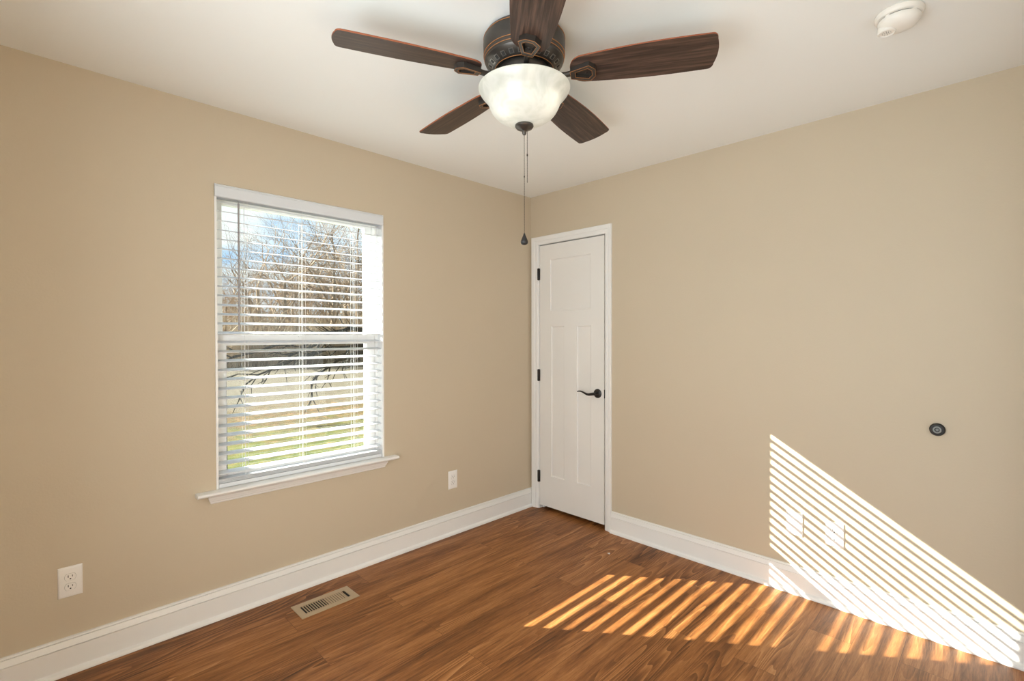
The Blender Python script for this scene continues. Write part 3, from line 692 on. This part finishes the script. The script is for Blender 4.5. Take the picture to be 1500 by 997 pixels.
def bead_chain(bm, x, y, z0, z1, r_=0.0014, stp=0.0034):
    z = z0
    while z > z1:
        lathe(bm, [(0, z+r_), (r_*0.85, z+r_*0.5), (r_*0.85, z-r_*0.5), (0, z-r_)], 6, (x, y)); z -= stp
    tube(bm, [(x, y, z0), (x, y, z1)], 0.0005, 4)
cr = Vector((math.sin(yaw), -math.cos(yaw), 0))
bm = bmesh.new(); bead_chain(bm, 0, 0, 2.086, 1.722); lathe(bm, [(0, 1.937), (0.002, 1.936), (0.002, 1.930), (0, 1.929)], 8, (0, 0)); pc = fpart('pull_chain', bm, M_blackmetal)
bm = bmesh.new(); lathe(bm, [(0, 1.728), (0.0025, 1.726), (0.004, 1.720), (0.0085, 1.710), (0.0125, 1.700), (0.0135, 1.6945), (0.0120, 1.6885), (0.007, 1.6845), (0, 1.6835)], 24); o = fpart('pendant', bm, M_black, pc, smooth=60); o['label'] = 'black teardrop pull'
bm = bmesh.new(); bead_chain(bm, cr.x*0.0108, cr.y*0.0108, 2.106, 1.912, 0.0015); lathe(bm, [(0, 2.016), (0.0022, 2.015), (0.0022, 2.008), (0, 2.007)], 8, (cr.x*0.0108, cr.y*0.0108)); fpart('pull_chain', bm, M_blackmetal)
# bulbs inside the bowl
for k, (dx, dy) in enumerate(((0.022, -0.088), (-0.070, 0.012))):
    bx, by = dx, dy
    l = bpy.data.lights.new('bulb_light', 'POINT'); l.energy = BULB_W*(1.25, 0.8)[k]; l.color = BULB_COL; l.shadow_soft_size = 0.022
    lo = bpy.data.objects.new('bulb_light', l); COL.objects.link(lo); lo.parent = fan; lo.location = (bx, by, 2.190-H + 0.012*(1-2*k))

# ------------------------------------------------------------------ outdoors: yard, wood, drooping limbs
random.seed(11)
bm = bmesh.new(); gx = [-30 + 2.5*i for i in range(33)]; gy = [0.17, 2, 4, 6, 8, 10, 12, 14, 17, 20, 24, 28, 32, 36, 40, 46, 52, 60, 75, 95]
def gz(x, y): return -0.62 + (0.010*max(0, y-14) if y > 14 else 0) + 0.05*math.sin(x*0.4+y*0.23)*(1 if y > 2 else 0)
g = [[bm.verts.new((x, y, gz(x, y))) for x in gx] for y in gy]
for i in range(len(gy)-1):
    for j in range(len(gx)-1): bm.faces.new((g[i][j], g[i][j+1], g[i+1][j+1], g[i+1][j]))
o = obj('yard_ground', bm, M_ground, smooth=180); struct(o, 'lawn with fallen leaves and pale straw outside the window', 'ground')

class Tubes:
    def __init__(s): s.v = []; s.f = []
    def seg(s, a, b, ra, rb, n=5):
        d = (b-a).normalized(); u = d.orthogonal().normalized(); w_ = d.cross(u); i0 = len(s.v)
        for p, r_ in ((a, ra), (b, rb)):
            for k in range(n):
                t_ = 2*math.pi*k/n; s.v.append(p + (u*math.cos(t_) + w_*math.sin(t_))*r_)
        for k in range(n): s.f.append((i0+k, i0+(k+1)%n, i0+n+(k+1)%n, i0+n+k))
def rdir(d, ang):
    ax = d.orthogonal().normalized(); ax.rotate(Matrix.Rotation(random.uniform(0, 6.283), 3, d)); v = d.copy(); v.rotate(Matrix.Rotation(ang, 3, ax)); return v
def grow(T, p, d, ln, r_, lev, maxlev):
    n = 3 if lev < 2 else 2
    for i in range(n):
        q = p + d*ln/n; r1 = r_*(1 - 0.35*(i+1)/n)
        T.seg(p, q, r_*(1-0.35*i/n), r1, 6 if lev == 0 else (4 if lev < 3 else 3)); p = q
        d = (rdir(d, R(random.uniform(3, 13))) + Vector((0, 0, 0.05))).normalized()
        if lev < maxlev:
            for _ in range(2 if (lev > 0 or i == n-1) else 1):
                grow(T, p, rdir(d, R(random.uniform(24, 58))), ln*random.uniform(0.52, 0.72), r1*0.55, lev+1, maxlev)
def bare_tree(name, h_, r_, seed, m, lev=4):
    random.seed(seed); T = Tubes(); d = Vector((random.uniform(-.06, .06), random.uniform(-.06, .06), 1)).normalized()
    grow(T, Vector((0, 0, -0.15)), d, h_*0.52, r_, 0, lev)
    return raw(name, T.v, T.f, m)
protos = [bare_tree('bare_tree', 9.0 + 1.2*i, 0.13+0.012*i, 40+i, M_bark) for i in range(4)]
random.seed(5)
GT = 'bare trees in the wood beyond the yard'; LT = 'tall leafless brown tree in the wood beyond the yard'
n_t = 0
for row, (yy, cnt) in enumerate(((30, 10), (33, 11), (37, 12), (41, 13), (46, 13))):
    for k in range(cnt):
        d_ = yy + 2.7; lo_, hi_ = -2.87 + d_*0.20, -2.87 + d_*0.63
        x = lo_ + (hi_-lo_)*(k+0.5)/cnt + random.uniform(-0.5, 0.5); y = yy + random.uniform(-1.6, 1.6)
        fx = (x + 2.87)/(y+2.7)
        o = protos[n_t % 4] if n_t < 4 else protos[n_t % 4].copy()
        if n_t >= 4: COL.objects.link(o)
        s_ = random.uniform(0.75, 1.12) * (0.62 + 0.42*min(1, max(0, (fx-0.24)/0.22)))
        o.location = (x, y, gz(x, y)); o.rotation_euler.z = random.uniform(0, 6.28); o.scale = (s_, s_, s_)
        tag(o, LT, 'tree', GT); n_t += 1
# tangled brush at the foot of the wood: nobody could count it
random.seed(21); T = Tubes()
for i in range(7000):
    y = random.uniform(27.5, 46); d_ = y + 2.7; x = random.uniform(-2.87 + d_*0.18, -2.87 + d_*0.66); h_ = random.uniform(0.8, 4.8)*random.uniform(0.5, 1)
    p = Vector((x, y, gz(x, y) - 0.05)); d = Vector((random.uniform(-.55, .55), random.uniform(-.4, .4), 1)).normalized(); r_ = random.uniform(0.012, 0.030)
    q = p + d*h_*0.6; T.seg(p, q, r_, r_*0.8, 3)
    for _ in range(3):
        e = rdir(d, R(random.uniform(15, 55))); T.seg(q, q + e*h_*random.uniform(0.3, 0.55), r_*0.7, r_*0.3, 3)
o = raw('brush', T.v, T.f, M_brush); tag(o, 'tangled tan brush filling the foot of the wood', 'brush', kind='stuff')
# dark low limbs reaching into the view from a tree standing to the right of the window
t = thing('yard_tree', 'dark tree whose low drooping limbs cross the lower sash view from the right', 'tree', (4.6, 9.6, gz(4.6, 9.6)))
random.seed(8); T = Tubes(); T.seg(Vector((0, 0, -0.1)), Vector((0.05, 0, 2.2)), 0.17, 0.13, 8); T.seg(Vector((0.05, 0, 2.2)), Vector((0.2, 0.1, 5.5)), 0.13, 0.05, 8); raw('trunk', T.v, T.f, M_barkd, t)
for zz, tip, dip in ((1.65, -4.0, -0.45), (1.80, -3.3, -0.15), (1.45, -2.6, -0.30), (1.95, -2.6, 0.0), (1.75, -4.4, -0.15)):
    T = Tubes(); p = Vector((0.03, 0, zz)); n_ = 14; yo = random.uniform(-0.7, 0.4)
    for i in range(n_):
        s_ = (i+1)/n_; q = Vector((0.03 + tip*s_, yo*s_ + 0.05*math.sin(i*1.3), zz + 0.35*math.sin(s_*2.6) + dip*s_ - 0.42*s_*s_ + 0.03*math.sin(i*2.1+zz)))
        T.seg(p, q, 0.085*(1-0.80*(i/n_)), 0.085*(1-0.80*s_), 6)
        if i > 2:
            for _ in range(2):
                d = rdir((q-p).normalized(), R(random.uniform(25, 60))); d.z -= 0.25; d.normalize(); l_ = random.uniform(0.25, 0.8); m_ = q + d*l_*0.5
                T.seg(q, m_, 0.020, 0.014, 4); d2 = rdir(d, R(25)); T.seg(m_, m_ + d2*l_*0.5, 0.014, 0.007, 3); d3 = rdir(d, R(40)); T.seg(m_, m_ + d3*l_*0.4, 0.011, 0.006, 3)
        p = q
    raw('limb', T.v, T.f, M_barkd, t)
